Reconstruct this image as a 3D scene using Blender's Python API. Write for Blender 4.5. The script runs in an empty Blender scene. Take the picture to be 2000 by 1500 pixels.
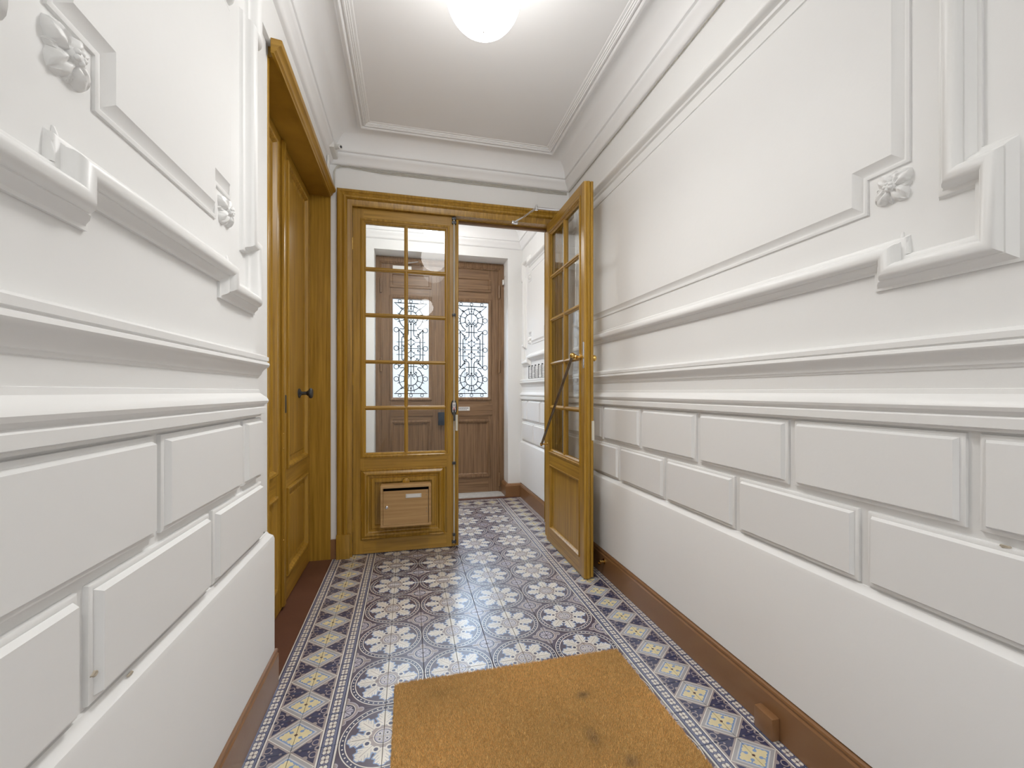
import bpy, bmesh, math, random
import numpy as np
from mathutils import Vector, Matrix
random.seed(7); rng = np.random.default_rng(7)
sc = bpy.context.scene; COL = sc.collection
PI = math.pi

# ------------------------------------------------------------------ camera, world, exposure
cam_d = bpy.data.cameras.new('camera'); cam = bpy.data.objects.new('camera', cam_d); COL.objects.link(cam)
cam.location = (0, 0, 1.209); cam.rotation_euler = (PI/2, 0, -0.2389)
cam_d.sensor_width = 36; cam_d.lens = 827.5/2000*36; cam_d.shift_y = 15/2000; cam_d.clip_start = .02
sc.camera = cam
sc.view_settings.view_transform = 'Standard'; sc.view_settings.look = 'None'
sc.view_settings.gamma = 1; sc.view_settings.use_curve_mapping = False
sc.view_settings.exposure = 0.44
W = bpy.data.worlds.new('world'); sc.world = W; W.use_nodes = True
W.node_tree.nodes['Background'].inputs[0].default_value = (.68, .83, 1.0, 1)
W.node_tree.nodes['Background'].inputs[1].default_value = 10.0
LAMP_E = 11.5; FILL_DOWN = 40.0

# ------------------------------------------------------------------ node expression helper
class NB:
    """tiny builder: arithmetic on Python objects becomes shader math nodes"""
    def __init__(s, nt): s.nt = nt
    def m(s, op, *a):
        n = s.nt.nodes.new('ShaderNodeMath'); n.operation = op
        for i, v in enumerate(a):
            if isinstance(v, Ex): s.nt.links.new(v.s, n.inputs[i])
            else: n.inputs[i].default_value = v
        return Ex(s, n.outputs[0])
    def mix(s, fac, a, b):
        n = s.nt.nodes.new('ShaderNodeMix'); n.data_type = 'RGBA'
        for i, v in ((0, fac), (6, a), (7, b)):
            if isinstance(v, Ex): s.nt.links.new(v.s, n.inputs[i])
            elif isinstance(v, bpy.types.NodeSocket): s.nt.links.new(v, n.inputs[i])
            else: n.inputs[i].default_value = v if i == 0 else (*v, 1)
        return n.outputs[2]
class Ex:
    def __init__(s, b, sock): s.b = b; s.s = sock
    def __add__(s, o): return s.b.m('ADD', s, o)
    __radd__ = __add__
    def __sub__(s, o): return s.b.m('SUBTRACT', s, o)
    def __rsub__(s, o): return s.b.m('SUBTRACT', o, s)
    def __mul__(s, o): return s.b.m('MULTIPLY', s, o)
    __rmul__ = __mul__
    def __truediv__(s, o): return s.b.m('DIVIDE', s, o)
    def lt(s, o): return s.b.m('LESS_THAN', s, o)
    def gt(s, o): return s.b.m('GREATER_THAN', s, o)
    def f(s, op, *a): return s.b.m(op, s, *a)
    def abs(s): return s.f('ABSOLUTE')
    def fract(s): return s.f('FRACT')
    def sqrt(s): return s.f('SQRT')
    def max(s, o): return s.f('MAXIMUM', o)
    def min(s, o): return s.f('MINIMUM', o)

def lin(r, g, b): return tuple((c/255/12.92 if c/255 <= .04045 else ((c/255+.055)/1.055)**2.4) for c in (r, g, b))

def newmat(name):
    m = bpy.data.materials.new(name); m.use_nodes = True
    return m, m.node_tree, m.node_tree.nodes['Principled BSDF']
def simple(name, col, rough=.5, metal=0, spec=.5, noise=0, nscale=8, bump=0, bscale=60, stretch=(1, 1, 1)):
    m, nt, p = newmat(name)
    p.inputs['Base Color'].default_value = (*col, 1); p.inputs['Roughness'].default_value = rough
    p.inputs['Metallic'].default_value = metal; p.inputs['Specular IOR Level'].default_value = spec
    tc = nt.nodes.new('ShaderNodeTexCoord'); mp = nt.nodes.new('ShaderNodeMapping'); mp.inputs['Scale'].default_value = stretch
    nt.links.new(tc.outputs['Object'], mp.inputs[0])
    if noise:
        n = nt.nodes.new('ShaderNodeTexNoise'); n.inputs['Scale'].default_value = nscale; n.inputs['Detail'].default_value = 4
        nt.links.new(mp.outputs[0], n.inputs['Vector'])
        mx = nt.nodes.new('ShaderNodeMix'); mx.data_type = 'RGBA'
        mx.inputs[6].default_value = (*[c*(1-noise) for c in col], 1); mx.inputs[7].default_value = (*[min(1, c*(1+noise)) for c in col], 1)
        nt.links.new(n.outputs[0], mx.inputs[0]); nt.links.new(mx.outputs[2], p.inputs['Base Color'])
    if bump:
        n = nt.nodes.new('ShaderNodeTexNoise'); n.inputs['Scale'].default_value = bscale; n.inputs['Detail'].default_value = 3
        nt.links.new(mp.outputs[0], n.inputs['Vector'])
        b = nt.nodes.new('ShaderNodeBump'); b.inputs['Strength'].default_value = bump; b.inputs['Distance'].default_value = .002
        nt.links.new(n.outputs[0], b.inputs['Height']); nt.links.new(b.outputs[0], p.inputs['Normal'])
    return m
def wood(name, c0, c1, vert=True, rough=.32, spec=.5):
    m, nt, p = newmat(name); p.inputs['Roughness'].default_value = rough; p.inputs['Specular IOR Level'].default_value = spec
    tc = nt.nodes.new('ShaderNodeTexCoord'); mp = nt.nodes.new('ShaderNodeMapping')
    mp.inputs['Scale'].default_value = (38, 38, 1.1) if vert == 'z' else ((1.1, 1.1, 38) if vert == 'h' else (38, 38, 1.1))
    nt.links.new(tc.outputs['Object'], mp.inputs[0])
    n = nt.nodes.new('ShaderNodeTexNoise'); n.inputs['Scale'].default_value = 1.6; n.inputs['Detail'].default_value = 6; n.inputs['Distortion'].default_value = .35
    nt.links.new(mp.outputs[0], n.inputs['Vector'])
    n2 = nt.nodes.new('ShaderNodeTexNoise'); n2.inputs['Scale'].default_value = 9; n2.inputs['Detail'].default_value = 2
    nt.links.new(mp.outputs[0], n2.inputs['Vector'])
    b = NB(nt); e = Ex(b, n.outputs[0])*.75 + Ex(b, n2.outputs[0])*.25
    e = ((e-.34)*3.0).f('MAXIMUM', 0.0).f('MINIMUM', 1.0)
    nt.links.new(b.mix(e, c0, c1), p.inputs['Base Color'])
    bp = nt.nodes.new('ShaderNodeBump'); bp.inputs['Strength'].default_value = .12; bp.inputs['Distance'].default_value = .001
    nt.links.new(n2.outputs[0], bp.inputs['Height']); nt.links.new(bp.outputs[0], p.inputs['Normal'])
    return m

M = {}
M['wall'] = simple('white_wall_paint', (.87, .87, .86), .55, bump=.25, bscale=35, noise=.012, nscale=3)
M['ceil'] = simple('white_ceiling_paint', (.93, .93, .93), .7, bump=.12, bscale=25)
M['trimw'] = simple('white_gloss_paint', (.88, .88, .868), .42, bump=.15, bscale=50)
oa, ob = (.29, .150, .012), (.52, .300, .042)
M['oak_v'] = wood('varnished_oak_upright', oa, ob, 'z', .30)
M['oak_h'] = wood('varnished_oak_crosswise', oa, ob, 'h', .30)
sa, sb = (.15, .082, .040), (.32, .195, .105)
M['brown_v'] = wood('brown_oak_upright', sa, sb, 'z', .38)
M['brown_h'] = wood('brown_oak_crosswise', sa, sb, 'h', .38)
M['letter'] = wood('light_oak_veneer', (.40, .23, .085), (.56, .36, .16), 'h', .4)
M['base'] = simple('brown_baseboard_paint', (.26, .130, .055), .30, noise=.10, nscale=6, bump=.1)
M['thresh'] = simple('red_brown_floor_paint', (.13, .055, .035), .42, noise=.12, nscale=9, bump=.2)
M['stone'] = simple('pale_stone', (.55, .55, .54), .5, noise=.25, nscale=30, bump=.4)
M['grout'] = simple('dark_cement_grout', (.06, .055, .055), .85)
M['iron'] = simple('black_wrought_iron', (.018, .02, .022), .45, .6)
M['steel'] = simple('brushed_steel', (.62, .62, .63), .25, 1)
M['rod'] = simple('dull_steel_rod', (.66, .65, .61), .35, .35)
M['dark'] = simple('dark_grey_iron', (.07, .075, .08), .4, .5)
M['brass'] = simple('polished_brass', (.72, .48, .15), .18, 1)
M['bronze'] = simple('brown_bronze_bar', (.20, .15, .10), .25, .9)
M['black'] = simple('black_gap', (.008, .007, .008), .8)
M['plastic'] = simple('white_plastic', (.80, .79, .76), .4)
M['ivory'] = simple('ivory_metal_plate', (.72, .69, .58), .4)
M['red'] = simple('red_print', (.55, .04, .05), .5)
M['ink'] = simple('dark_ink', (.05, .05, .07), .5)
M['paper'] = simple('white_paper_card', (.78, .77, .74), .6)
M['navy'] = simple('blue_black_lock_paint', (.02, .035, .06), .35)
M['cable'] = simple('painted_cable', (.60, .58, .52), .5, noise=.2, nscale=30)
M['grime'] = simple('cornice_grime', (.42, .39, .33), .8, noise=.5, nscale=40)
def glassmat(name, tint=(.97, .98, .98), wav=.02, base=.018):
    m = bpy.data.materials.new(name); m.use_nodes = True; nt = m.node_tree; nt.nodes.clear()
    o = nt.nodes.new('ShaderNodeOutputMaterial'); t = nt.nodes.new('ShaderNodeBsdfTransparent'); t.inputs[0].default_value = (*tint, 1)
    g = nt.nodes.new('ShaderNodeBsdfGlossy'); g.inputs['Roughness'].default_value = .005
    lw = nt.nodes.new('ShaderNodeLayerWeight'); lw.inputs[0].default_value = .5
    b = NB(nt); f = Ex(b, lw.outputs['Facing']).f('POWER', 5.0)*.9 + base
    mx = nt.nodes.new('ShaderNodeMixShader'); nt.links.new(f.s, mx.inputs[0]); nt.links.new(t.outputs[0], mx.inputs[1]); nt.links.new(g.outputs[0], mx.inputs[2])
    if wav:
        n = nt.nodes.new('ShaderNodeTexNoise'); n.inputs['Scale'].default_value = 5; n.inputs['Detail'].default_value = 1
        tc = nt.nodes.new('ShaderNodeTexCoord'); nt.links.new(tc.outputs['Object'], n.inputs['Vector'])
        bp = nt.nodes.new('ShaderNodeBump'); bp.inputs['Strength'].default_value = wav; bp.inputs['Distance'].default_value = .02
        nt.links.new(n.outputs[0], bp.inputs['Height']); nt.links.new(bp.outputs[0], g.inputs['Normal'])
    nt.links.new(mx.outputs[0], o.inputs[0]); return m
M['glass'] = glassmat('window_pane_glass')
M['glass2'] = glassmat('street_door_glass', (.84, .86, .88), 0, .04)
def emit(name, col, e):
    m = bpy.data.materials.new(name); m.use_nodes = True; nt = m.node_tree; nt.nodes.clear()
    o = nt.nodes.new('ShaderNodeOutputMaterial'); t = nt.nodes.new('ShaderNodeEmission')
    t.inputs[0].default_value = (*col, 1); t.inputs[1].default_value = e; nt.links.new(t.outputs[0], o.inputs[0]); return m
M['lamp'] = emit('lit_opal_glass', (1.0, .985, .965), LAMP_E)

# --- printed cement tile patterns (UV: one tile = unit square)
CREAM = (.80, .77, .70); NAVY = (.016, .030, .105); PURP = (.062, .050, .098); BLUE = (.20, .34, .60)
TAUPE = (.36, .31, .31); LILAC = (.48, .46, .54); GREY = (.40, .40, .42); YEL = (.78, .68, .40); SLATE = (.15, .18, .30)
def tile_base(name):
    m, nt, p = newmat(name); b = NB(nt)
    uv = nt.nodes.new('ShaderNodeUVMap'); uv.uv_map = 'UVMap'
    sp = nt.nodes.new('ShaderNodeSeparateXYZ'); nt.links.new(uv.outputs[0], sp.inputs[0])
    return m, nt, p, b, Ex(b, sp.outputs[0]), Ex(b, sp.outputs[1])
def tile_finish(nt, p, b, col):
    tc = nt.nodes.new('ShaderNodeTexCoord'); geo = nt.nodes.new('ShaderNodeNewGeometry')
    n = nt.nodes.new('ShaderNodeTexNoise'); n.inputs['Scale'].default_value = 14; n.inputs['Detail'].default_value = 5
    nt.links.new(geo.outputs['Position'], n.inputs['Vector'])
    wear = Ex(b, n.outputs[0])*.4 + .8
    hs = nt.nodes.new('ShaderNodeHueSaturation'); nt.links.new(col, hs.inputs['Color']); nt.links.new(wear.s, hs.inputs['Value'])
    nt.links.new(hs.outputs[0], p.inputs['Base Color'])
    p.inputs['Specular IOR Level'].default_value = .6; p.inputs['Coat Weight'].default_value = 1.0; p.inputs['Coat IOR'].default_value = 1.85; p.inputs['Coat Roughness'].default_value = .31; p.inputs['Coat Tint'].default_value = (1, 1, 1, 1)
    r = Ex(b, n.outputs[0])*.16 + .26; nt.links.new(r.s, p.inputs['Roughness'])
    n2 = nt.nodes.new('ShaderNodeTexNoise'); n2.inputs['Scale'].default_value = 9; n2.inputs['Detail'].default_value = 2
    nt.links.new(geo.outputs['Position'], n2.inputs['Vector'])
    bp = nt.nodes.new('ShaderNodeBump'); bp.inputs['Strength'].default_value = .22; bp.inputs['Distance'].default_value = .003
    nt.links.new(n2.outputs[0], bp.inputs['Height']); nt.links.new(bp.outputs[0], p.inputs['Normal'])
def circ(b, u, v, cx, cy):
    a = u-cx; c = v-cy; return (a*a + c*c).sqrt()
def field_material():
    m, nt, p, b, u, v = tile_base('rosette_pattern_tile')
    r = (u*u + v*v).sqrt(); a = b.m('ARCTAN2', v, u)
    q = PI/4
    t = ((a/q + .5).fract() - .5)*q; ta = t.abs()                # angle from nearest leaf axis
    x = r*ta.f('COSINE'); d = r*ta.f('SINE')
    k = (x-.56)/.235; w0 = (1.0 - k*k).max(0.0).sqrt()*.170
    lob = ((x - d*.55)*40.0).f('COSINE')*.026*(x.gt(.40))
    w = w0 + lob
    leaf = (w - d)                                                # >0 inside
    isleaf = leaf.gt(0.0)*x.gt(.325)*x.lt(.80)
    halo = (w + .035 - d).gt(0.0)*x.gt(.30)*x.lt(.83)
    vein = (((x - d*1.05)*11.5).fract().lt(.13))*d.gt(w*.42)*x.gt(.40)
    mid = d.lt(.0065)*x.lt(.70)
    col = b.mix(.0, PURP, PURP)
    col = b.mix(r.lt(.82), PURP, PURP)
    col = b.mix(r.lt(.82)*halo, col, BLUE)
    col = b.mix(isleaf, col, CREAM)
    col = b.mix(isleaf*vein, col, SLATE)
    col = b.mix(isleaf*mid, col, TAUPE)
    # centre: greyed ground, dots between the leaves, hub
    col = b.mix(r.lt(.33), col, TAUPE)
    for s in (22.5, 67.5):
        e = circ(b, u, v, .385*math.cos(math.radians(s)), .385*math.sin(math.radians(s)))
        col = b.mix(e.lt(.088), col, CREAM); col = b.mix(e.lt(.050), col, NAVY)
    col = b.mix(r.lt(.235), col, CREAM); col = b.mix(r.lt(.212), col, NAVY); col = b.mix(r.lt(.192), col, LILAC)
    col = b.mix((u.min(v)).lt(.014)*r.lt(.192), col, CREAM)
    e = circ(b, u, v, .085, .085); col = b.mix(e.lt(.045), col, CREAM); col = b.mix(e.lt(.028), col, NAVY)
    # ring of dots
    col = b.mix(r.gt(.838)*r.lt(.862), col, CREAM)
    ring = r.gt(.862)*r.lt(.955); col = b.mix(ring, col, NAVY)
    n = 2*PI/44; s_ = ((a/n).fract()-.5)*n*.908; dr = r-.908
    col = b.mix((s_*s_ + dr*dr).lt(.00042), col, CREAM)
    col = b.mix(r.gt(.955)*r.lt(.978), col, CREAM)
    # corner rosette
    uu = 1.0-u; vv = 1.0-v; rr = (uu*uu+vv*vv).sqrt(); aa = b.m('ARCTAN2', vv, uu)
    out = r.gt(.978)
    l1 = circ(b, uu, vv, .385, 0.0); l2 = circ(b, uu, vv, 0.0, .385); l = l1.min(l2)
    sq = rr.lt(.345) 
    body = (l.lt(.088)).max(sq)*out; edge = (l.lt(.068)).max(rr.lt(.325))*out
    col = b.mix(body, col, LILAC); col = b.mix(edge, col, TAUPE)
    col = b.mix(rr.lt(.265)*out, col, CREAM); col = b.mix(rr.lt(.25)*out, col, NAVY); col = b.mix(rr.lt(.232)*out, col, LILAC)
    sp = (aa/(PI/4)+.5).fract()-.5
    col = b.mix((sp.abs()*rr).lt(.012)*rr.lt(.232), col, PURP)
    pet = ((sp.abs()*2.0).f('POWER', 2.0)*.05 + rr).gt(.22)*rr.lt(.232); col = b.mix(pet, col, NAVY)
    tile_finish(nt, p, b, col); return m
def border_material():
    m, nt, p, b, u, v = tile_base('diamond_border_tile')
    A = u/.60; B = (v-.5).abs()/.5; mm = A+B
    V = .5-(v-.5).abs()                                           # distance from the tile end, 0..0.5
    col = b.mix(0.0, NAVY, NAVY)
    # scrolled triangle between the diamonds
    tri = mm.gt(1.0)*u.lt(.60)
    col = b.mix(u.gt(.555), col, TAUPE); col = b.mix(mm.lt(1.10), col, TAUPE)
    col = b.mix(circ(b, u, V, .345, .245).lt(.062), col, TAUPE)
    col = b.mix(circ(b, u, V, .575, .0).lt(.075), col, TAUPE); col = b.mix(circ(b, u, V, .585, .0).lt(.045), col, NAVY)
    col = b.mix(circ(b, u, V, .40, .075).lt(.026), col, TAUPE); col = b.mix(circ(b, u, V, .20, .0).lt(.030), col, TAUPE)
    col = b.mix((circ(b, u, V, .50, .17)-.075).abs().lt(.012), col, TAUPE)
    # diamond
    dia = mm.lt(1.0)
    col = b.mix(dia, col, CREAM); col = b.mix(mm.lt(.955), col, GREY); col = b.mix(mm.lt(.775), col, (.62, .62, .62)); col = b.mix(mm.lt(.70), col, BLUE)
    col = b.mix(mm.lt(.655), col, YEL)
    scal = ((A-B)*26.0).f('COSINE')*.025; col = b.mix(mm.gt(scal+.615)*mm.lt(.66), col, BLUE)
    ab = (A-B).abs()
    col = b.mix(ab.lt(.035)*mm.lt(.66)*mm.gt(.40), col, BLUE)
    e = circ(b, A, B, .19, .19); col = b.mix(e.lt(.075), col, BLUE)
    col = b.mix(circ(b, A, B, .0, .0).lt(.065), col, (.09, .03, .03))
    # fret band
    band = u.gt(.60)
    col = b.mix(band, col, SLATE); col = b.mix(u.gt(.60)*u.lt(.635), col, CREAM); col = b.mix(u.gt(.635)*u.lt(.66), col, NAVY)
    cell = ((v*4.0).fract()-.5)*2.0; cu = (u-.785)/.092
    insq = cu.abs().lt(1.0)
    col = b.mix(insq, col, NAVY)
    ca = cell.abs(); cb = cu.abs()
    pt = circ(b, ca, cb, .42, .50); col = b.mix(insq*pt.lt(.40)*(ca.max(cb)).gt(.16), col, CREAM)
    col = b.mix(insq*(ca.min(cb)).lt(.09), col, TAUPE); col = b.mix(insq*ca.lt(.14)*cb.lt(.14), col, NAVY)
    col = b.mix(insq*ca.gt(.90), col, SLATE)
    col = b.mix(u.gt(.925)*u.lt(.95), col, NAVY); col = b.mix(u.gt(.955), col, CREAM)
    tile_finish(nt, p, b, col); return m
M['tile_f'] = field_material(); M['tile_b'] = border_material()

# ------------------------------------------------------------------ mesh helpers
class MB:
    def __init__(s): s.v = []; s.f = []
    def add(s, vs, fs):
        o = len(s.v); s.v += [tuple(p) for p in vs]; s.f += [tuple(i+o for i in f) for f in fs]; return s
    def box(s, x0, x1, y0, y1, z0, z1, ch=0):
        if ch:
            bm = bmesh.new(); bmesh.ops.create_cube(bm, size=1)
            for q in bm.verts: q.co = ((x0+x1)/2+q.co.x*(x1-x0), (y0+y1)/2+q.co.y*(y1-y0), (z0+z1)/2+q.co.z*(z1-z0))
            bmesh.ops.bevel(bm, geom=bm.edges[:], offset=ch, segments=2, affect='EDGES', profile=.6)
            bm.verts.index_update(); s.add([q.co[:] for q in bm.verts], [[q.index for q in f.verts] for f in bm.faces]); bm.free(); return s
        vs = [(x, y, z) for z in (z0, z1) for y in (y0, y1) for x in (x0, x1)]
        return s.add(vs, [(0, 2, 3, 1), (4, 5, 7, 6), (0, 1, 5, 4), (2, 6, 7, 3), (0, 4, 6, 2), (1, 3, 7, 5)])
    def tube(s, pts, r, n=6, closed=False, cap=True):
        pts = [Vector(p) for p in pts]; N = len(pts); rings = []
        up = None
        for i, p in enumerate(pts):
            a = pts[i-1] if (i or closed) else p; c = pts[(i+1) % N] if (i < N-1 or closed) else p
            t = (c-a)
            if t.length < 1e-9: t = Vector((0, 0, 1))
            t.normalize()
            if up is None: up = t.orthogonal().normalized()
            else:
                up = up - t*up.dot(t)
                if up.length < 1e-6: up = t.orthogonal()
                up.normalize()
            w = t.cross(up); rr = r[i] if isinstance(r, (list, tuple)) else r
            rings.append([p+(up*math.cos(2*PI*k/n)+w*math.sin(2*PI*k/n))*rr for k in range(n)])
        vs = [q for ring in rings for q in ring]; fs = []
        for i in range(N if closed else N-1):
            j = (i+1) % N
            for k in range(n): fs.append((i*n+k, i*n+(k+1) % n, j*n+(k+1) % n, j*n+k))
        if cap and not closed: fs += [tuple(range(n))[::-1], tuple((N-1)*n+k for k in range(n))]
        return s.add(vs, fs)
    def lathe(s, c, axis, prof, n=20):
        """prof: (distance along axis, radius)"""
        ax = Vector(axis).normalized(); u = ax.orthogonal().normalized(); w = ax.cross(u); c = Vector(c)
        vs = []; fs = []
        for (h, r) in prof:
            for k in range(n): vs.append(c+ax*h+(u*math.cos(2*PI*k/n)+w*math.sin(2*PI*k/n))*max(r, 1e-5))
        for i in range(len(prof)-1):
            for k in range(n): fs.append((i*n+k, i*n+(k+1) % n, (i+1)*n+(k+1) % n, (i+1)*n+k))
        fs += [tuple(range(n))[::-1], tuple((len(prof)-1)*n+k for k in range(n))]
        return s.add(vs, fs)
    def sphere(s, c, r, n=16, sq=(1, 1, 1)):
        vs = []; fs = []
        h = n//2
        for i in range(h+1):
            th = PI*i/h
            for k in range(n): vs.append((c[0]+r*sq[0]*math.sin(th)*math.cos(2*PI*k/n), c[1]+r*sq[1]*math.sin(th)*math.sin(2*PI*k/n), c[2]+r*sq[2]*math.cos(th)))
        for i in range(h):
            for k in range(n): fs.append((i*n+k, (i+1)*n+k, (i+1)*n+(k+1) % n, i*n+(k+1) % n))
        return s.add(vs, fs)
    def sweep(s, path, prof, mp, closed=True, cap=False, endcap=True):
        """path: 2D points (ccw = inward offset is left), prof: (offset to the left, height), mp(a,b,h)->xyz"""
        N = len(path); P = [Vector(p) for p in path]; offs = []
        for i in range(N):
            ns = []
            if i > 0 or closed: e = (P[i]-P[i-1]).normalized(); ns.append(Vector((-e.y, e.x)))
            if i < N-1 or closed: e = (P[(i+1) % N]-P[i]).normalized(); ns.append(Vector((-e.y, e.x)))
            offs.append((ns[0]+ns[1])/(1+ns[0].dot(ns[1])) if len(ns) == 2 else ns[0])
        K = len(prof); vs = []
        for i in range(N):
            for (d, h) in prof:
                q = P[i]+offs[i]*d; vs.append(mp(q.x, q.y, h))
        fs = []
        for i in range(N if closed else N-1):
            j = (i+1) % N
            for k in range(K-1): fs.append((i*K+k, j*K+k, j*K+k+1, i*K+k+1))
        if cap: fs.append(tuple(i*K+K-1 for i in range(N)))
        if not closed and endcap: fs += [tuple(range(K)), tuple((N-1)*K+k for k in range(K))[::-1]]
        return s.add(vs, fs)
    def obj(s, name, mat, parent=None, smooth=35, loc=None):
        me = bpy.data.meshes.new(name); me.from_pydata(s.v, [], s.f); me.validate()
        bm = bmesh.new(); bm.from_mesh(me); bmesh.ops.remove_doubles(bm, verts=bm.verts, dist=1e-6)
        big = [f for f in bm.faces if len(f.verts) > 8]
        if big: bmesh.ops.triangulate(bm, faces=big)
        bmesh.ops.recalc_face_normals(bm, faces=bm.faces); bm.to_mesh(me); bm.free()
        if smooth:
            me.shade_smooth(); me.set_sharp_from_angle(angle=math.radians(smooth))
        me.materials.append(M[mat] if isinstance(mat, str) else mat)
        o = bpy.data.objects.new(name, me); COL.objects.link(o)
        if parent is not None: o.parent = parent
        return o

def tag(o, label=None, cat=None, group=None, kind=None):
    if label: o['label'] = label
    if cat: o['category'] = cat
    if group: o['group'] = group
    if kind: o['kind'] = kind
    return o
def thing(name, label, cat, loc=(0, 0, 0), group=None, kind=None):
    o = bpy.data.objects.new(name, None); COL.objects.link(o); o.location = loc; o.empty_display_size = .1
    return tag(o, label, cat, group, kind)
def reparent_local(o, root):
    """mesh data written in world coordinates, the thing's origin at root.location"""
    o.matrix_parent_inverse = Matrix.Translation(-Vector(root.location)); return o
def part(mb, name, mat, root, smooth=35, label=None):
    o = mb.obj(name, mat, root, smooth)
    r = root
    if r.type == 'EMPTY': reparent_local(o, r)
    if label: o['label'] = label
    return o

XR, XL, ZC, YB = 1.285, -.555, 3.05, 3.29      # wall planes, ceiling, partition face
YB2, YF, YD, YR = 3.43, 4.76, 5.0, -4.2        # partition back, street wall face, street door, rear wall
mpR = lambda a, b, h: (XR-h, a, b)
mpL = lambda a, b, h: (XL+h, a, b)

# ------------------------------------------------------------------ walls
wall_right = MB().box(XR, XR+.12, YR, YD+.1, -.02, ZC+.1).obj('wall_right', 'wall', smooth=0)
tag(wall_right, 'long white wall with raised panels and false stone blocks, right side', 'wall', kind='structure')
wl = MB()
wl.box(XL-.3, XL, YR, 1.765, -.02, ZC+.1)                      # near part up to the recess
wl.box(XL-.3, XL, 1.765, YB2, 2.655, ZC+.1)                    # above the recessed door
wl.box(XL-.3, XL-.018, 1.765, 1.965, -.02, 2.655)              # narrow strip beside the recess
wl.box(XL-.3, XL, YB2, YD+.1, -.02, ZC+.1)                    # vestibule
wall_left = wl.obj('wall_left', 'wall', smooth=0)
tag(wall_left, 'white panelled wall ending at the recessed oak door, left side', 'wall', kind='structure')
wb = MB()
OX0, OX1, OZ = -.44, 1.165, 2.61
wb.box(XL-.15, OX0, YB, YB2, -.02, ZC+.05); wb.box(OX1, XR, YB, YB2, -.02, ZC+.05); wb.box(OX0, OX1, YB, YB2, OZ, ZC+.05)
wall_back = tag(wb.obj('wall_back', 'wall', smooth=0), 'white partition wall framing the glazed double door', 'wall', kind='structure')
wf = MB()
RX0, RX1, RZ = -.362, 1.112, 2.745
wf.box(XL-.1, RX0, YF, YD+.3, -.02, ZC+.05); wf.box(RX1, XR, YF, YD+.3, -.02, ZC+.05); wf.box(RX0, RX1, YF, YD+.3, RZ, ZC+.05)
wall_front = tag(wf.obj('wall_front', 'wall', smooth=0), 'white street wall with deep opening round the street door', 'wall', kind='structure')
wall_rear = tag(MB().box(XL-.1, XR, YR-.1, YR, -.02, ZC+.05).obj('wall_rear', 'wall', smooth=0), 'plain white wall closing the hall behind the viewer', 'wall', kind='structure')
# body behind the recessed door
wr = MB().box(-1.0, -.74, 1.7, YB2, -.02, 2.8)
part(wr, 'recess_back', 'wall', wall_left, 0)

# eared plaster frame
FR = [(0, 0), (0, .007), (.007, .008), (.010, .011), (.015, .019), (.021, .024), (.024, .024), (.025, .028), (.029, .036), (.036, .042), (.045, .044), (.053, .041), (.060, .034), (.064, .027), (.066, .018), (.070, .013), (.076, .012), (.080, .010), (.082, .004), (.085, 0)]
def eared(y0, y1, z0, z1, s=.048, ly=.30, lz=.28, sy=.048):
    return [(y0, z0), (y0+ly, z0), (y0+ly, z0+s), (y1-ly, z0+s), (y1-ly, z0), (y1, z0), (y1, z0+lz), (y1-sy, z0+lz),
            (y1-sy, z1-lz), (y1, z1-lz), (y1, z1), (y1-ly, z1), (y1-ly, z1-s), (y0+ly, z1-s), (y0+ly, z1), (y0, z1),
            (y0, z1-lz), (y0+sy, z1-lz), (y0+sy, z0+lz), (y0, z0+lz)]
PN = [(0, 0), (.001, .005), (.006, .007), (.011, .006), (.012, .001), (.016, .002), (.036, .017)]
def notched(y0, y1, z0, z1, ny=.105, nz=.10):
    return [(y0+ny, z0), (y1-ny, z0), (y1-ny, z0+nz), (y1, z0+nz), (y1, z1-nz), (y1-ny, z1-nz), (y1-ny, z1), (y0+ny, z1), (y0+ny, z1-nz), (y0, z1-nz), (y0, z0+nz), (y0+ny, z0+nz)]
def rosette(mp, y, z, sgn):
    """four curled bulbous leaves round a bud"""
    mb = MB()
    def leaf(ang, L, w, hh):
        n, k = 14, 11; vs = []; fs = []
        ca, sa_ = math.cos(ang), math.sin(ang)
        for i in range(n):
            t = i/(n-1); rise = math.sin(PI*min(1, .10+t*.90))
            ww = w*max(0, math.sin(PI*(.06+.94*t)))**.55*(1+.07*math.cos(t*24))
            for j in range(k):
                q = (j/(k-1)-.5)*2
                h = hh*(rise**.7)*(1-abs(q)**2.6)*(1-.30*math.exp(-(q*3.2)**2)*(t > .2))+.0016*math.cos(q*11+t*9)*(abs(q) < .9)
                if abs(q) == 1 or i == n-1: h = 0
                a = .004+t*L; c = q*ww
                vs.append(mp(y+a*ca-c*sa_, z+a*sa_+c*ca, max(0, h)))
        for i in range(n-1):
            for j in range(k-1): fs.append((i*k+j, i*k+j+1, (i+1)*k+j+1, (i+1)*k+j))
        mb.add(vs, fs)
    for q in range(4): leaf(PI/4+q*PI/2+.12, .050, .021, .024)
    for q in range(4): leaf(q*PI/2+.12, .040, .010, .013)
    mb.sphere(mp(y, z, .014), .014, 14)
    for q in range(5):
        a = q*2*PI/5; mb.sphere(mp(y+.008*math.cos(a), z+.008*math.sin(a), .024), .0055, 8)
    return mb
def tongue(mp, y, z):
    """small fluted tongue on the lug"""
    mb = MB()
    for q, hh in ((-.020, .055), (0, .070), (.020, .055)):
        n = 8; prof = []
        vs = []; fs = []
        for i, t in enumerate((0, .3, .6, .85, 1)):
            for k in range(n):
                a = PI*k/(n-1); vs.append(mp(y+q*.7+.0075*math.cos(a)*(1-.5*t*t), z+hh*t*.9, .012*math.sin(a)*(1-.8*t**3)))
        for i in range(4):
            for k in range(n-1): fs.append((i*n+k, i*n+k+1, (i+1)*n+k+1, (i+1)*n+k))
        fs.append(tuple(range(n))); mb.add(vs, fs)
    return mb
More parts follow.
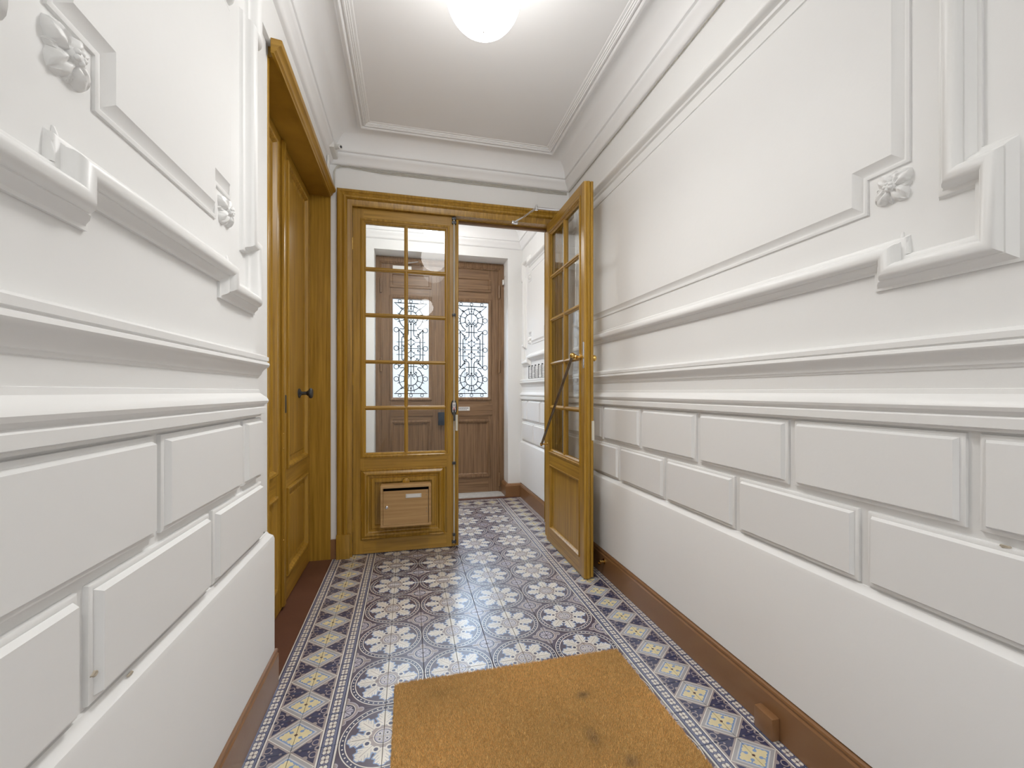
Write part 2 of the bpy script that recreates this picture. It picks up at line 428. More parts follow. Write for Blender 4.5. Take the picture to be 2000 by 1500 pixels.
BL = [(0, 0), (.001, .008), (.005, .010), (.010, .010), (.012, .009), (.018, .022)]
def block(mp, y0, y1, z0, z1):
    return MB().sweep([(y0, z0), (y1, z0), (y1, z1), (y0, z1)], BL, mp, cap=True)
def wall_panels(wall, mp, y0, y1, top=2.70, sy=.048):
    part(MB().sweep(eared(y0, y1, 1.49, top, sy=sy), FR, mp), 'panel_moulding', 'trimw', wall)
    a0, a1 = y0+.215, y1-.215
    part(MB().sweep(notched(a0, a1, 1.715, 2.52), PN, mp, cap=True), 'raised_panel', 'wall', wall)
    for yy in (a0+.04, a1-.04):
        for zz in (1.765, 2.47): part(rosette(mp, yy, zz, 1), 'rosette', 'trimw', wall, 70)
    for yy in (y0+.235, y1-.235): part(tongue(mp, yy, 1.49+.082), 'fluted_tongue', 'trimw', wall)
wall_panels(wall_right, mpR, .620, 3.16, sy=.070)
wall_panels(wall_right, mpR, 3.56, 4.69)
wall_panels(wall_right, mpR, -2.1, .42); wall_panels(wall_right, mpR, -4.1, -2.25)
wall_panels(wall_left, mpL, .60, 1.735)
wall_panels(wall_left, mpL, 3.56, 4.69)
wall_panels(wall_left, mpL, -2.1, .42); wall_panels(wall_left, mpL, -4.1, -2.25)
# false stone courses
def course(wall, mp, joints, z0, z1, lo, hi):
    ys = [lo]+[j for j in sorted(joints) if lo+.05 < j < hi-.05]+[hi]
    for a, c in zip(ys[:-1], ys[1:]):
        g0 = .006 if a == lo else .012; g1 = .006 if c == hi else .012
        part(block(mp, a+g0, c-g1, z0, z1), 'stone_block', 'wall', wall, 30)
r1 = [.705+.482*k for k in range(-11, 5)]; r2 = [.950+.484*k for k in range(-11, 5)]
course(wall_right, mpR, r1, .888, 1.112, YR+.3, YB); course(wall_right, mpR, r2, .655, .868, YR+.3, YB)
v1 = [4.50, 4.02, 3.54]; v2 = [4.26, 3.78]
course(wall_right, mpR, v1, .888, 1.112, YB2, YF-.01); course(wall_right, mpR, v2, .655, .868, YB2, YF-.01)
l1 = [1.11+.49*k for k in range(-11, 2)]; l2 = [.886+.485*k for k in range(-11, 2)]
course(wall_left, mpL, l1, .888, 1.112, YR+.3, 1.80); course(wall_left, mpL, l2, .655, .868, YR+.3, 1.80)
course(wall_left, mpL, v1, .888, 1.112, YB2, YF-.01); course(wall_left, mpL, v2, .655, .868, YB2, YF-.01)
# smooth lower panel
LP = [(0, .16), (.028, .16), (.028, .615), (.024, .628), (.010, .640), (.006, .648), (0, .650)]
DADO = [(0, 1.118), (.012, 1.118), (.012, 1.124), (.026, 1.128), (.026, 1.150), (.020, 1.156), (.022, 1.160), (.030, 1.166), (.033, 1.175), (.029, 1.186), (.018, 1.196), (.010, 1.204), (.008, 1.216), (.005, 1.217), (.005, 1.262), (.008, 1.264), (.010, 1.270), (.013, 1.272), (.016, 1.284), (.024, 1.296), (.033, 1.303), (.036, 1.310), (.034, 1.318), (.029, 1.321), (.029, 1.324), (.033, 1.326), (.033, 1.340), (.018, 1.348), (0, 1.352)]
ident = lambda a, b, h: (a, b, h)
def run(pts, prof, name, mat, wall, smooth=30):
    part(MB().sweep(pts, prof, ident, closed=False), name, mat, wall, smooth)
run([(XR, YR), (XR, YB)], LP, 'lower_panel', 'wall', wall_right); run([(XR, YR), (XR, YB)], DADO, 'dado_moulding', 'trimw', wall_right)
run([(XR, YB2), (XR, YF)], LP, 'lower_panel', 'wall', wall_right); run([(XR, YB2), (XR, YF)], DADO, 'dado_moulding', 'trimw', wall_right)
LPL = [(d*.9, z) for d, z in LP]
run([(XL-.03, 1.875), (XL, 1.875), (XL, YR)], LPL, 'lower_panel', 'wall', wall_left)
run([(XL-.03, 1.768), (XL, 1.768), (XL, YR)], DADO, 'dado_moulding', 'trimw', wall_left)
run([(XL, YF), (XL, YB2)], LPL, 'lower_panel', 'wall', wall_left); run([(XL, YF), (XL, YB2)], DADO, 'dado_moulding', 'trimw', wall_left)

# knocks in the plaster: thin ragged scabs of broken paint
M['chip'] = simple('broken_plaster', (.50, .44, .35), .9, noise=.4, nscale=90, bump=.6, bscale=200)
def chip(wall, mp, y, z, w, hh, base, seed):
    r = random.Random(seed); n = 11
    ring = [(w*math.cos(2*PI*k/n)*r.uniform(.5, 1), hh*math.sin(2*PI*k/n)*r.uniform(.4, 1)) for k in range(n)]
    vs = [mp(y+a, z+b, base-.002) for a, b in ring]+[mp(y+a*.75, z+b*.75, base+.0012) for a, b in ring]
    part(MB().add(vs, [(k, (k+1) % n, n+(k+1) % n, n+k) for k in range(n)]+[tuple(range(n, 2*n))]), 'plaster_chip', 'chip', wall, 0)
chip(wall_left, mpL, .893, .716, .011, .007, .022, 3); chip(wall_left, mpL, 1.008, .642, .012, .004, .012, 5)
chip(wall_right, mpR, .650, .868, .016, .006, .010, 8)

# ------------------------------------------------------------------ ceiling with cornice and frames
ceiling = tag(MB().box(XL-.2, XR+.1, YR-.1, YD+.1, ZC, ZC+.08).obj('ceiling', 'ceil', smooth=0), 'white plaster ceiling with coved cornice and moulded frames', 'ceiling', kind='structure')
CN = [(0, 2.852), (.012, 2.855), (.020, 2.862), (.024, 2.874), (.030, 2.888), (.044, 2.902), (.052, 2.914), (.052, 2.922), (.046, 2.925), (.046, 2.930), (.058, 2.934), (.060, 2.940), (.056, 2.945)]
for i in range(1, 9):
    a = i/8*PI/2; CN.append((.056+.115*(1-math.cos(a)), 2.945+.105*math.sin(a)))
for (x0, x1, y0, y1) in ((XL, XR, YR, YB), (XL, XR, YB2, YF)):
    part(MB().sweep([(x0, y0), (x1, y0), (x1, y1), (x0, y1)], CN, ident), 'cornice', 'ceil', ceiling)
CF = [(0, 0), (.002, .010), (.012, .018), (.024, .020), (.030, .016), (.033, .007), (.040, .007), (.043, .014), (.050, .015), (.053, .009), (.060, .011), (.062, .006), (.070, .008), (.072, .003), (.084, .003), (.088, 0)]
mpC = lambda a, b, h: (a, b, ZC-h)
for (x0, x1, y0, y1) in ((-.345, 1.095, .17, 3.115), (-.345, 1.095, -2.1, -.1), (-.345, 1.095, -4.0, -2.3), (-.345, 1.095, 3.62, 4.56)):
    part(MB().sweep([(x0, y0), (x1, y0), (x1, y1), (x0, y1)], CF, mpC), 'ceiling_moulding', 'ceil', ceiling)

# ------------------------------------------------------------------ floor: grout bed, 300 single tiles, the rest behind the viewer
floor = tag(MB().box(XL-.3, XR+.05, YR-.1, 4.72, -.06, -.0035).obj('floor', 'grout', smooth=0), 'patterned cement tile floor, blue rosettes inside a diamond border', 'floor', kind='structure')
T = .15; FX0 = -.236; FY0 = 2.154-8*T
def tile_mesh(name, mat, flip=False):
    g = .0008; h = T/2-g; bv = .0009; t = .010
    vs = [(-h, -h, -t), (h, -h, -t), (h, h, -t), (-h, h, -t), (-h, -h, -bv), (h, -h, -bv), (h, h, -bv), (-h, h, -bv),
          (-h+bv, -h+bv, 0), (h-bv, -h+bv, 0), (h-bv, h-bv, 0), (-h+bv, h-bv, 0)]
    fs = [(8, 9, 10, 11), (4, 5, 9, 8), (5, 6, 10, 9), (6, 7, 11, 10), (7, 4, 8, 11), (0, 1, 5, 4), (1, 2, 6, 5), (2, 3, 7, 6), (3, 0, 4, 7)]
    me = bpy.data.meshes.new(name); me.from_pydata(vs, [], fs); me.materials.append(M[mat])
    uv = me.uv_layers.new(name='UVMap')
    for l in me.loops:
        c = me.vertices[l.vertex_index].co; uv.data[l.index].uv = (c.x/T+.5, c.y/T+.5)
    return me
TF = tile_mesh('rosette_tile', 'tile_f'); TB = tile_mesh('border_tile', 'tile_b')
def tiles_spec():
    out = []
    for k in range(-35, 25):
        y = FY0+T*(k+.5)
        if k < 23:
            for i in range(8):
                rot = {(0, 0): 0, (1, 0): PI/2, (1, 1): PI, (0, 1): -PI/2}[((i+1) % 2, k % 2)]
                # medallion centre on joints where i odd boundary; tile left of it must show it on its right
                out.append((k, 'f', FX0+T*(i+.5), y, rot))
        for (xx, rot) in ((FX0-T*.5, 0), (FX0-T*1.5, PI), (FX0+T*8.5, PI), (FX0+T*9.5, 0)): out.append((k, 'b', xx, y, rot))
    for i in range(8):
        for (q, rot) in ((0, -PI/2), (1, PI/2)): out.append((30, 'b', FX0+T*(i+.5), FY0+T*(23.5+q), rot))
    return out
near = MB(); nearuv = {'f': ([], []), 'b': ([], [])}
for (k, ty, x, y, rot) in tiles_spec():
    me = TF if ty == 'f' else TB
    if k >= 0:
        o = bpy.data.objects.new('tile', me); COL.objects.link(o); o.parent = floor
        o.location = (x, y, random.uniform(-.0003, .0003)); o.rotation_euler = (random.uniform(-.0012, .0012), random.uniform(-.0012, .0012), rot)
    else: nearuv[ty][0].append((x, y, rot))
for ty in ('f', 'b'):
    me = TF if ty == 'f' else TB; bm = bmesh.new()
    for (x, y, rot) in nearuv[ty][0]:
        n0 = len(bm.verts); bm.from_mesh(me); bm.verts.ensure_lookup_table()
        bmesh.ops.transform(bm, matrix=Matrix.Translation((x, y, 0)) @ Matrix.Rotation(rot, 4, 'Z'), verts=bm.verts[n0:])
    m2 = bpy.data.meshes.new('tiles_behind'); bm.to_mesh(m2); bm.free(); m2.materials.append(me.materials[0])
    o = bpy.data.objects.new('tiling', m2); COL.objects.link(o); o.parent = floor; o['kind'] = 'stuff'
tag(MB().box(-.72, FX0-2*T, 1.80, YB, -.02, .001).obj('threshold', 'thresh', smooth=0), 'red-brown painted threshold strip before the recessed oak door', 'threshold', kind='structure').name = 'trim_1'
tt = MB().box(XL-.05, XR+.02, FY0+25*T, 4.775, -.05, .003).obj('trim_2', 'thresh', smooth=0); tag(tt, 'narrow brown floor strip before the street door sill', 'threshold', kind='structure')
ts = MB().box(RX0, RX1, 4.775, 5.4, -.05, .012, .004).obj('trim_3', 'stone'); tag(ts, 'worn pale stone sill under the street door', 'threshold', kind='structure')

# ------------------------------------------------------------------ baseboards
BB = [(0, 0), (.038, 0), (.038, .128), (.033, .134), (.033, .139), (.036, .143), (.034, .150), (.026, .155), (0, .157)]
BBL = [(d*.85, z) for d, z in BB]
def baseboard(name, pts, prof, label):
    o = MB().sweep(pts, prof, ident, closed=False).obj(name, 'base', smooth=30); return tag(o, label, 'baseboard', kind='structure')
baseboard('baseboard_right', [(XR, YR), (XR, YB)], BB, 'brown painted baseboard along the right wall of the hall')
baseboard('baseboard_left', [(XL-.02, 1.900), (XL, 1.900), (XL, YR)], BBL, 'brown painted baseboard under the left wall, ending at the recess')
baseboard('baseboard_vestibule_right', [(XR, YB2), (XR, YF), (RX1, YF), (RX1, YD-.04)], BB[:5]+[(.02, .150), (0, .151)], 'brown baseboard turning the corner by the street door').name = 'baseboard_front_right'
baseboard('baseboard_front_left', [(RX0, YD-.04), (RX0, YF), (XL, YF), (XL, YB2)], BB[:5]+[(.02, .150), (0, .151)], 'brown baseboard left of the street door, behind the glazed door')
bs = MB().box(-.5475, -.509, YB-.016, YB, 0, .140).obj('baseboard_back', 'base', smooth=0); tag(bs, 'short brown baseboard between the two oak door frames', 'baseboard', kind='structure')

# ------------------------------------------------------------------ glazed double door
CASE = [(0, 0), (0, .022), (.006, .028), (.020, .030), (.026, .022), (.034, .018), (.040, .022), (.050, .030), (.060, .030), (.066, .022), (.070, .010), (.078, .008), (.088, .006), (.100, .004)]
mpB = lambda a, b, h: (a, YB-h, b)
tr = thing('trim_4', 'moulded oak casing round the glazed double door', 'door frame', (.36, YB, 0), kind='structure')
# casing runs up, across and down; left-hand offset must point into the opening
pth = [(1.22, .17), (1.22, 2.682), (-.505, 2.682), (-.505, .17)]
part(MB().sweep(pth, CASE, mpB, closed=False), 'casing', 'oak_v', tr)
for (a, c) in ((-.508, -.415), (1.135, 1.223)): part(MB().box(a, c, YB-.036, YB, 0, .175, .003), 'plinth_block', 'oak_v', tr)
part(MB().box(-.455, -.402, YB-.004, YB2-.01, 0, 2.60).box(1.122, 1.17, YB-.004, YB2-.01, 0, 2.60).box(-.402, 1.122, YB-.004, YB2-.01, 2.570, 2.62), 'door_lining', 'oak_v', tr, 0)
part(MB().box(-.402, 1.122, YB+.092, YB+.118, 2.552, 2.572), 'stop_bead', 'brown_h', tr, 0)
part(MB().sweep([(1.22, .1), (1.22, 2.682), (-.505, 2.682), (-.505, .1)][::-1], [(-d, h) for d, h in CASE][::-1], lambda a, b, h: (a, YB2+h, b), closed=False), 'rear_casing', 'oak_v', tr)

LW, LH, LT = .757, 2.562, .045
def make_leaf(name, label, astragal):
    """leaf in local space: hinge edge at x=0, free edge at x=LW, front face y=0 (towards -y), thickness to +y"""
    L = thing(name, label, 'door', kind='structure')
    z0 = .006; y0, y1 = 0, LT
    gx0, gx1, gz0, gz1 = .087, .673, .751, 2.463
    part(MB().box(0, gx0-.012, y0, y1, z0, z0+LH), 'stile', 'oak_v', L, 0)
    part(MB().box(gx1+.012, LW, y0, y1, z0, z0+LH), 'stile', 'oak_v', L, 0)
    part(MB().box(gx0-.012, gx1+.012, y0, y1, gz1+.012, z0+LH), 'top_rail', 'oak_h', L, 0)
    part(MB().box(gx0-.012, gx1+.012, y0, y1, .626, gz0-.012), 'middle_rail', 'oak_h', L, 0)
    part(MB().box(gx0-.012, gx1+.012, y0, y1, z0, .116), 'bottom_rail', 'oak_h', L, 0)
    # glazing mouldings, both faces
    for s in (0, 1):
        mp = (lambda a, b, h: (a, y0+.012-h, b)) if s == 0 else (lambda a, b, h: (a, y1-.012+h, b))
        part(MB().sweep([(gx0-.035, gz0-.035), (gx1+.035, gz0-.035), (gx1+.035, gz1+.035), (gx0-.035, gz1+.035)],
             [(0, .010), (0, .016), (.006, .019), (.014, .019), (.018, .012), (.022, .008), (.026, .008), (.030, .004), (.036, .0), (.036, -.008)], mp), 'glazing_moulding', 'oak_v', L)
    bars = [(1.071, 1.102), (1.419, 1.446), (1.767, 1.797), (2.111, 2.141)]
    vb = (gx0+gx1)/2
    def bar(mb, horiz, a, c, lo, hi):
        m_ = (a+c)/2; w = (c-a)/2; yc = (y0+y1)/2
        pr = [(-w, -.006), (-w*.95, -.010), (-w*.5, -.013), (-w*.4, -.018), (0, -.020), (w*.4, -.018), (w*.5, -.013), (w*.95, -.010), (w, -.006), (w, .006), (w*.95, .010), (w*.5, .013), (w*.4, .018), (0, .020), (-w*.4, .018), (-w*.5, .013), (-w*.95, .010), (-w, .006)]
        n = len(pr)
        vs = [((t, yc+q, m_+p) if horiz else (m_+p, yc+q, t)) for t in (lo, hi) for p, q in pr]
        mb.add(vs, [(k, (k+1) % n, n+(k+1) % n, n+k) for k in range(n)]+[tuple(range(n)), tuple(range(n, 2*n))]); return mb
    for a, c in bars: part(bar(MB(), True, a, c, gx0-.004, gx1+.004), 'glazing_bar', 'oak_h', L, 40)
    part(bar(MB(), False, vb-.014, vb+.014, gz0-.004, gz1+.004), 'glazing_bar', 'oak_v', L, 40)
    zz = [gz0]+[q for ab in bars for q in ab]+[gz1]
    for i in range(0, 10, 2):
        for (a, c) in ((gx0-.006, vb-.006), (vb+.006, gx1+.006)):
            part(MB().box(a, c, .021, .024, zz[i]-.006, zz[i+1]+.006), 'pane', 'glass', L, 0)
    # lower panel: bold ogee moulding in front, plain recessed panel behind
    px0, px1, pz0, pz1 = .075, .685, .112, .630
    part(MB().box(px0, px1, .012, .030, pz0, pz1), 'lower_panel', 'oak_v', L, 0)
    part(MB().sweep([(px0-.02, pz0), (px1-.015, pz0), (px1-.015, pz1), (px0-.02, pz1)],
         [(0, 0), (0, .010), (.006, .016), (.012, .010), (.018, .014), (.030, .020), (.040, .017), (.046, .008), (.052, .004), (.060, .004), (.064, -.004), (.070, -.004), (.076, .002), (.090, .004), (.098, .004), (.100, -.012)],
         lambda a, b, h: (a, -h, b)), 'panel_moulding', 'oak_v', L)
    part(MB().sweep([(gx0-.012, .116), (gx1+.012, .116), (gx1+.012, .626), (gx0-.012, .626)],
         [(0, 0), (0, .004), (.008, .004), (.014, -.008), (.022, -.015)], lambda a, b, h: (a, y1+h, b)), 'rear_panel_moulding', 'oak_v', L)
    # meeting edge
    if astragal == 'front':
        part(MB().box(LW, LW+.020, -.008, .028, z0+.004, z0+LH-.02, .006), 'astragal', 'oak_v', L)
    else:
        n = 14; vs = []
        prof = [(0, 0), (.006, -.002), (.010, .003), (.014, .006), (.017, .013), (.017, .024), (.011, .028), (.013, .031), (.013, .038), (.008, .044), (0, LT)]
        K = len(prof)
        for z in (z0, z0+LH-.004): vs += [(LW+p, q, z) for p, q in prof]
        part(MB().add(vs, [(k, k+1, K+k+1, K+k) for k in range(K-1)]+[tuple(range(K)), tuple(range(K, 2*K))]), 'meeting_edge', 'oak_v', L, 30)
        part(MB().box(LW+.002, LW+.016, LT-.004, LT+.020, z0+.004, z0+LH, .003).obj if False else MB().box(LW-.022, LW+.012, -.018, .000, z0+.004, z0+LH, .004), 'astragal', 'oak_v', L)
    return L
def hinges(L, zs, side=-1):
    for z in zs:
        h = MB(); h.lathe((-.004, -.006, z-.045), (0, 0, 1), [(0, .003), (.002, .0065), (.043, .0065), (.0435, .0055), (.0455, .0055), (.046, .0065), (.088, .0065), (.090, .003)], 10)
        part(h, 'hinge', 'brass' if z > 2 else 'oak_v', L)
DY = YB+.025
door_1 = make_leaf('door_1', 'closed left leaf of the glazed oak double door, carrying the letterbox', 'front')
hinges(door_1, (2.30, 1.30, .22))
# cremone bolt
bx = .741
cb = part(MB().tube([(bx, -.012, .03), (bx, -.012, 2.545)], .0055, 8), 'bolt_rod', 'rod', door_1)
for z, w in ((2.553, .016), (2.522, .016), (1.805, .013), (.655, .013), (.045, .016), (.100, .011)):
    part(MB().box(bx-w, bx+w, -.020, 0, z-.011, z+.011, .004), 'bolt_guide', 'dark', door_1)
lk = part(MB().lathe((bx, 0, 1.085), (0, -1, 0), [(0, .026), (.012, .024), (.016, .018)], 20), 'bolt_case', 'dark', door_1)
for v in lk.data.vertices: v.co.z = 1.085+(v.co.z-1.085)*2.4
hb = part(MB().tube([(bx, -.012, 1.07), (bx, -.035, 1.045), (bx, -.045, .985)], [.006, .008, .009], 8), 'bolt_handle', 'dark', door_1)
st = part(MB().box(bx-.012, bx+.012, -.0175, -.016, 1.050, 1.125, .0), 'sticker', 'paper', door_1, 0, 'white sticker with red cross')
sx = MB()
for s in (-1, 1): sx.tube([(bx-.010, -.0182, 1.078-s*.013), (bx+.010, -.0182, 1.078+s*.013)], .0022, 4)
so = part(sx, 'red_cross', 'red', st, 0)
sl = part(MB().box(bx-.009, bx+.009, -.0180, -.0176, 1.056, 1.060).box(bx-.009, bx+.009, -.0180, -.0176, 1.098, 1.101).box(bx-.007, bx+.009, -.0180, -.0176, 1.107, 1.110), 'small_print', 'ink', st, 0)
part(MB().box(bx+.012, bx+.030, -.0095, -.0075, .905, 1.030, .001), 'strike_plate', 'ivory', door_1, 0, 'ivory painted strike plate')
door_1.location = (-.400, DY, 0)
door_2 = make_leaf('door_2', 'glazed oak leaf standing open against the right wall, with slanted pull bar', 'rounded')
hinges(door_2, (2.30, 1.30, .22))
# pull bar on the far (vestibule) side, local +y face; knob rose and bar
yb = LT
pb = MB(); 
part(MB().lathe((.710, yb, 1.435), (0, 1, 0), [(0, .020), (.006, .020), (.010, .010), (.022, .008), (.030, .014), (.040, .018), (.048, .014), (.052, .004)], 20), 'pull_boss', 'brass', door_2)
pm = part(MB().tube([(.705, yb+.058, 1.440), (.02, yb+.052, .775)], .0095, 10), 'pull_bar', 'bronze', door_2)
part(MB().sphere((.710, yb+.058, 1.445), .019, 16), 'pull_knob', 'brass', door_2)
part(MB().lathe((.03, yb, .785), (0, 1, 0), [(0, .016), (.004, .016), (.008, .007), (.045, .006), (.050, .011), (.062, .011), (.064, .004)], 16), 'pull_foot', 'brass', door_2)
part(MB().lathe((.715, -.004, 1.430), (0, -1, 0), [(0, .020), (.005, .020), (.008, .010), (.024, .009), (.030, .018), (.042, .022), (.052, .018), (.056, .005)], 20), 'door_knob', 'brass', door_2)
part(MB().box(LW+.006, LW+.021, -.020, -.004, .895, 1.02, .001), 'strike_plate', 'ivory', door_2, 0, 'ivory painted strike plate')
part(MB().box(LW-.012, LW+.006, yb-.010, yb+.001, 1.36, 1.53, .001), 'lock_plate', 'steel', door_2, 0, 'narrow bright lock plate')
# hinged on the right; mirror so that the free edge points to -x, then swing open
# local x -> world -x keeps front facing -y through a mirrored mesh
for ch in [c for c in bpy.data.objects if c.parent == door_2]:
    me = ch.data
    for v in me.vertices: v.co.x = -v.co.x
    me.flip_normals()
door_2.location = (1.119+.022, DY-.012, 0); door_2.rotation_euler = (0, 0, PI/2)

# ------------------------------------------------------------------ recessed oak double door on the left
XD = -.685
tr5 = thing('trim_5', 'oak lining and head moulding of the recessed left door', 'door frame', (XD, 2.58, 0), kind='structure')
part(MB().box(XD-.03, -.548, 3.272, YB, 0, 2.615), 'jamb_board', 'oak_v', tr5, 0)
part(MB().box(XD-.03, -.573, 1.965, 1.977, 0, 2.615), 'jamb_board', 'oak_v', tr5, 0)
part(MB().box(XD-.03, -.552, 1.965, YB, 2.612, 2.66), 'soffit_board', 'oak_h', tr5, 0)
HD = [(0, 2.606), (.012, 2.606), (.014, 2.612), (.022, 2.618), (.024, 2.626), (.030, 2.634), (.040, 2.640), (.044, 2.650), (.044, 2.660), (.040, 2.664), (0, 2.668)]
part(MB().sweep([(-.553, 3.255), (-.553, 1.93)], HD, ident, closed=False), 'head_moulding', 'oak_h', tr5, 30)
part(MB().box(-.582, -.570, 1.955, 1.977, 0, 2.615, .004), 'edge_bead', 'oak_v', tr5)
def make_solid_leaf(name, label, y0, y1):
    L = thing(name, label, 'door', (XD, (y0+y1)/2, 0), kind='structure')
    x1 = XD; x0 = XD-.042; b = .008; t = 2.605; s = .095
    part(MB().box(x0, x1, y0, y0+s, b, t), 'stile', 'oak_v', L, 0); part(MB().box(x0, x1, y1-s, y1, b, t), 'stile', 'oak_v', L, 0)
    part(MB().box(x0, x1, y0+s, y1-s, 2.54, t), 'top_rail', 'oak_h', L, 0)
    part(MB().box(x0, x1, y0+s, y1-s, .655, .765), 'middle_rail', 'oak_h', L, 0)
    part(MB().box(x0, x1, y0+s, y1-s, b, .150), 'bottom_rail', 'oak_h', L, 0)
    mp = lambda a, c, h: (XD+h, a, c)
    for (z0, z1) in ((.150, .655), (.765, 2.54)):
        part(MB().sweep([(y0+s, z0), (y1-s, z0), (y1-s, z1), (y0+s, z1)],
             [(0, -.002), (0, .012), (.008, .016), (.018, .013), (.024, .004), (.030, -.006), (.040, -.010), (.060, -.010), (.066, -.004), (.090, .000)], mp, cap=True), 'door_panel', 'oak_v', L)
    return L
ym = 2.572
door_3 = make_solid_leaf('door_3', 'far leaf of the recessed oak double door, with round knob', ym+.003, 3.270)
door_4 = make_solid_leaf('door_4', 'near leaf of the recessed oak double door, mostly hidden by the wall', 1.980, ym-.003)
part(MB().box(XD, XD+.018, ym-.004, ym+.040, .02, 2.60, .006), 'astragal', 'oak_v', door_3)
part(MB().lathe((XD, 2.965, 1.199), (1, 0, 0), [(0, .030), (.006, .030), (.012, .016), (.018, .011), (.045, .011), (.056, .020), (.064, .032), (.072, .034), (.080, .028), (.083, .008)], 24), 'door_knob', 'dark', door_3)
part(MB().box(XD+.017, XD+.021, ym+.010, ym+.028, 1.09, 1.19, .001), 'keyhole_plate', 'dark', door_3)
for z in (.98, .90, .40): part(MB().sphere((XD+.020, ym-.030, z), .004, 8), 'screw_head', 'brass', door_4)

# ------------------------------------------------------------------ street door
tr6 = thing('trim_6', 'brown oak frame of the street door', 'door frame', (.374, YD, 0), kind='structure')
SF = [(0, 0), (0, .028), (.006, .032), (.040, .032), (.046, .024), (.056, .018), (.062, .008)]
mpS = lambda a, b, h: (a, YD-h, b)
part(MB().sweep([(RX1-.001, .012), (RX1-.001, RZ-.022), (RX0+.001, RZ-.022), (RX0+.001, .012)], SF, mpS, closed=False), 'frame', 'brown_v', tr6)
part(MB().box(RX0, RX1, YD, YD+.10, RZ-.075, RZ).box(RX0, RX0+.055, YD, YD+.10, 0, RZ-.07).box(RX1-.055, RX1, YD, YD+.10, 0, RZ-.07), 'frame_back', 'brown_v', tr6, 0)

